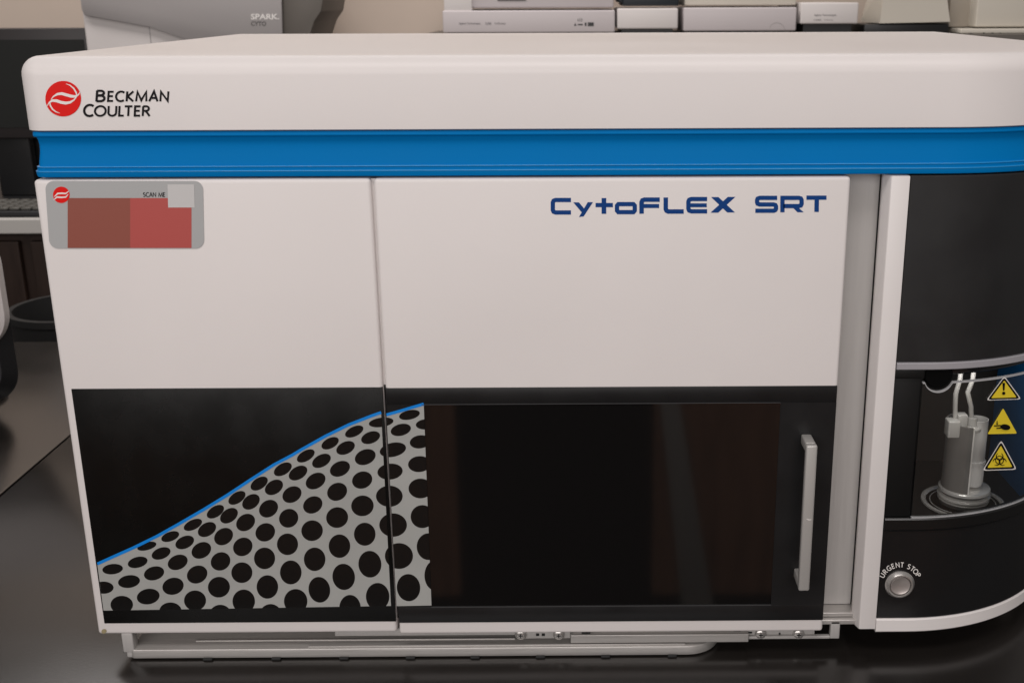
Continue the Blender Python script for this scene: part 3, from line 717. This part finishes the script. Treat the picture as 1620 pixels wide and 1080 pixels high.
tr = MB(); tr.box(a.x, b.x, YH + .02, YH + .3, px(984, 12.2, YH + .02).z + .004, b.z, .006); tr.box(a.x - .01, b.x - .004, YH + .03, YH + .28, px(984, 4, YH + .02).z, b.z - .01, .004)
tag(tr.build('solvent_tray', mat('blue_black_plastic', (.012, .017, .022), .4), None, 40), 'black tray standing on top of the short white module', 'tray')
m3 = module('pump_module', 'wide pale module with a curved thumb notch at its lower right', 'lab instrument', 1081, 1261, 11.5, 49.5, lilac, group=G)
mb = MB(); mb.ribbon([(1218, 44), (1220, 39.5), (1225, 36.5), (1231, 36), (1236, 38), (1240, 42.5), (1242, 47)], .9, lambda p: px(p.x, p.y, yf)); mb.build('thumb_notch', mgrey, m3)
m3b = module('pump_module', 'cream module lying on top of the module with the thumb notch', 'lab instrument', 1083, 1262, -45, 9, creamp, y=YH + .03, foot=False, group=G)
m4 = module('valve_module', 'small white module with two lines of lettering and a dark foot', 'lab instrument', 1266, 1359, 4, 38, offw, group=G)
mb = MB(); text_into(mb, 'Agilent Technologies', 1288, 1323, 22.5, 26, fpl(yf), .012); text_into(mb, '1290', 1288, 1299, 30.5, 33, fpl(yf), .012); text_into(mb, 'Infinity', 1304, 1318, 30.5, 33, fpl(yf), .0)
mb.build('lettering', mat('faded_ink', (.13, .12, .125), .5), m4)
# cream tapered device
td = thing('tapered_device', 'cream device with sloping sides on a dark foot, right of the small module', 'lab instrument', (1.27, YH + .2, SHZ))
mb = MB(); A = [px(u, v, YH) for u, v in ((1392,37),(1503,34.5),(1494,-40),(1402,-40))]; 
Bk = [px(u, v, YH + .22) for u, v in ((1388,30),(1490,28),(1482,-40),(1396,-40))]
mb.loft([[A[0], A[1], A[2], A[3]], [p + Vector((0, .22, 0)) for p in (A[0], A[1], A[2] + Vector((-.02, 0, 0)), A[3] + Vector((.02, 0, 0)))]])
mb.build('body', creamp, td, 20)
a, b = px(1366, 44.5, YH + .02), px(1500, 37.2, YH + .02); mb = MB(); mb.box(a.x, b.x, YH + .012, YH + .2, SHZ + .0005, b.z - .001, .002); mb.build('foot', dark, td, 40)
# cream box with vents at the right
cb = thing('cream_cabinet', 'cream boxy device at the right edge with vent slots in its lower base', 'lab instrument', (1.6, YH + .2, SHZ))
a, b = px(1543, 43, YH), px(1800, -50, YH); mb = MB(); mb.box(a.x, b.x, YH, YH + .40, a.z, b.z, .004); mb.build('upper_body', creamp, cb, 40)
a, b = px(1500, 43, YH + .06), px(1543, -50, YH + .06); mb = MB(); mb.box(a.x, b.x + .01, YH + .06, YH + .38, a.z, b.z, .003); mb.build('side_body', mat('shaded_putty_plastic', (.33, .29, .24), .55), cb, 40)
a, b = px(1518, 70, YH - .02), px(1800, 44.6, YH - .02); mb = MB(); mb.box(a.x, b.x, YH - .02, YH + .40, SHZ + .0005, b.z, .003); mb.build('lower_base', creamp, cb, 40)
mb = MB()
for q in ([(1530,54.5),(1535,53.5),(1545,55.5),(1545,56.3),(1531,55.8)], [(1555,53),(1558,53),(1558,57),(1564,57.5),(1564,59),(1555,58.5)], [(1568,53),(1572,53.5),(1572,57),(1577,58),(1577,59.5),(1568,59)], [(1581,53.5),(1584,53.5),(1584,58),(1590,58.5),(1590,60),(1581,59.5)], [(1593,54),(1600,54.5),(1600,61),(1593,60.5)]):
    mb.poly([px(u, v - 1.5, YH - .0206) for u, v in q])
mb.build('vent', mat('vent_shadow', (.05, .045, .04), .6), cb)
# rounded instrument at the left edge of the near bench
YD = .60
rd = thing('rounded_device', 'white rounded device with black surround cut by the left edge', 'lab instrument', (-.55, YD + .1, BZ))
e = px(13, 565, YD); zb = px(0, 642, YD).z; zt = px(5, 380, YD).z
mb = MB(); w = .26
def oval(x1, x0, z0, z1, y, r, n=10):
    out = []
    for (cx, cz, a0) in ((x1 - r, z1 - r, 0), (x0 + r, z1 - r, 90), (x0 + r, z0 + r, 180), (x1 - r, z0 + r, 270)):
        out += [(cx + r * math.cos(math.radians(a0 + 90 * k / n)), y, cz + r * math.sin(math.radians(a0 + 90 * k / n))) for k in range(n + 1)]
    return out
mb.loft([oval(e.x - .012, e.x - w, zb + .012, zt, YD, .040), oval(e.x, e.x - w, zb, zt, YD + .02, .045), oval(e.x - .012, e.x - w, zb, zt, YD + .04, .045), oval(e.x - .09, e.x - w, zb + .01, zt - .02, YD + .14, .045)])
mb.build('surround', dark, rd, 40)
f = px(6, 500, YD - .012); z0 = px(0, 556, YD - .012).z
mb = MB(); mb.loft([oval(f.x - .004, f.x - w * .85, z0 + .004, zt + .02, YD - .014, .05), oval(f.x, f.x - w * .85, z0, zt + .02, YD - .010, .052), oval(f.x, f.x - w * .85, z0, zt + .02, YD + .004, .052)])
mb.build('front_panel', offw, rd, 40)
mb = MB(); mb.lathe([(0, BZ + .0005), (.07, BZ + .0005), (.07, BZ + .012), (.03, BZ + .02), (.03, zb + .02), (0, zb + .02)], Matrix.Translation(Vector((e.x - .13, YD + .09, 0))), 40); mb.build('foot', dark, rd, 40)
# bin in the aisle
q = px(66, 484, 1.62)
mb = MB(); mb.lathe([(0, -.9395), (.11, -.9395), (.13, q.z - .02), (.138, q.z - .015), (.138, q.z), (.125, q.z), (.10, -.92), (0, -.92)], Matrix.Translation(Vector((q.x + .07, 1.62, 0))), 40)
tag(mb.build('waste_bin', mat('bin_plastic', (.013, .013, .013), .7), None, 40), 'dark grey round bin on the floor beyond the near bench', 'bin')
# opposite cabinets behind the viewer, seen only as dim reflections in the black glass
oc = thing('base_cabinet', 'dark wood base cabinets facing the instrument from behind the viewer', 'cabinet', (.3, -1.9, -.94))
wood2 = mat('red_brown_wood', (.62, .34, .22), .4, noise=.25, nscale=5, aniso=(6, 6, .7))
mb = MB(); mb.box(-2.4, 3.0, -2.3, -1.62, -.935, -.06); mb.build('carcass', dark, oc)
mb = MB(); mb.box(-2.4, 3.0, -2.32, -1.58, -.0595, -.03); mb.build('counter_top', bench_m, oc)
for x_, w_ in ((-2.3, .8), (-1.42, .72), (-.62, .74), (.58, .5), (1.14, .6), (1.8, .6)):
    mb = MB(); mb.box(x_, x_ + w_, -1.6195, -1.60, -.86, -.08, .004); mb.build('cabinet_door', wood2, oc)
mb = MB(); mb.prism([(.585, -1.59, -.30), (.625, -1.59, -.30), (.735, -1.50, -.938), (.655, -1.50, -.938)], (0, .012, 0), .002)
tag(mb.build('mirrored_strip', mat('pale_strip', (.55, .53, .50), .6), None, 40), 'narrow pale board added behind the viewer to be reflected in the black glass', 'strip')  # unseen strip, added for the pale streak mirrored in the door glass
bpy.context.view_layer.update()
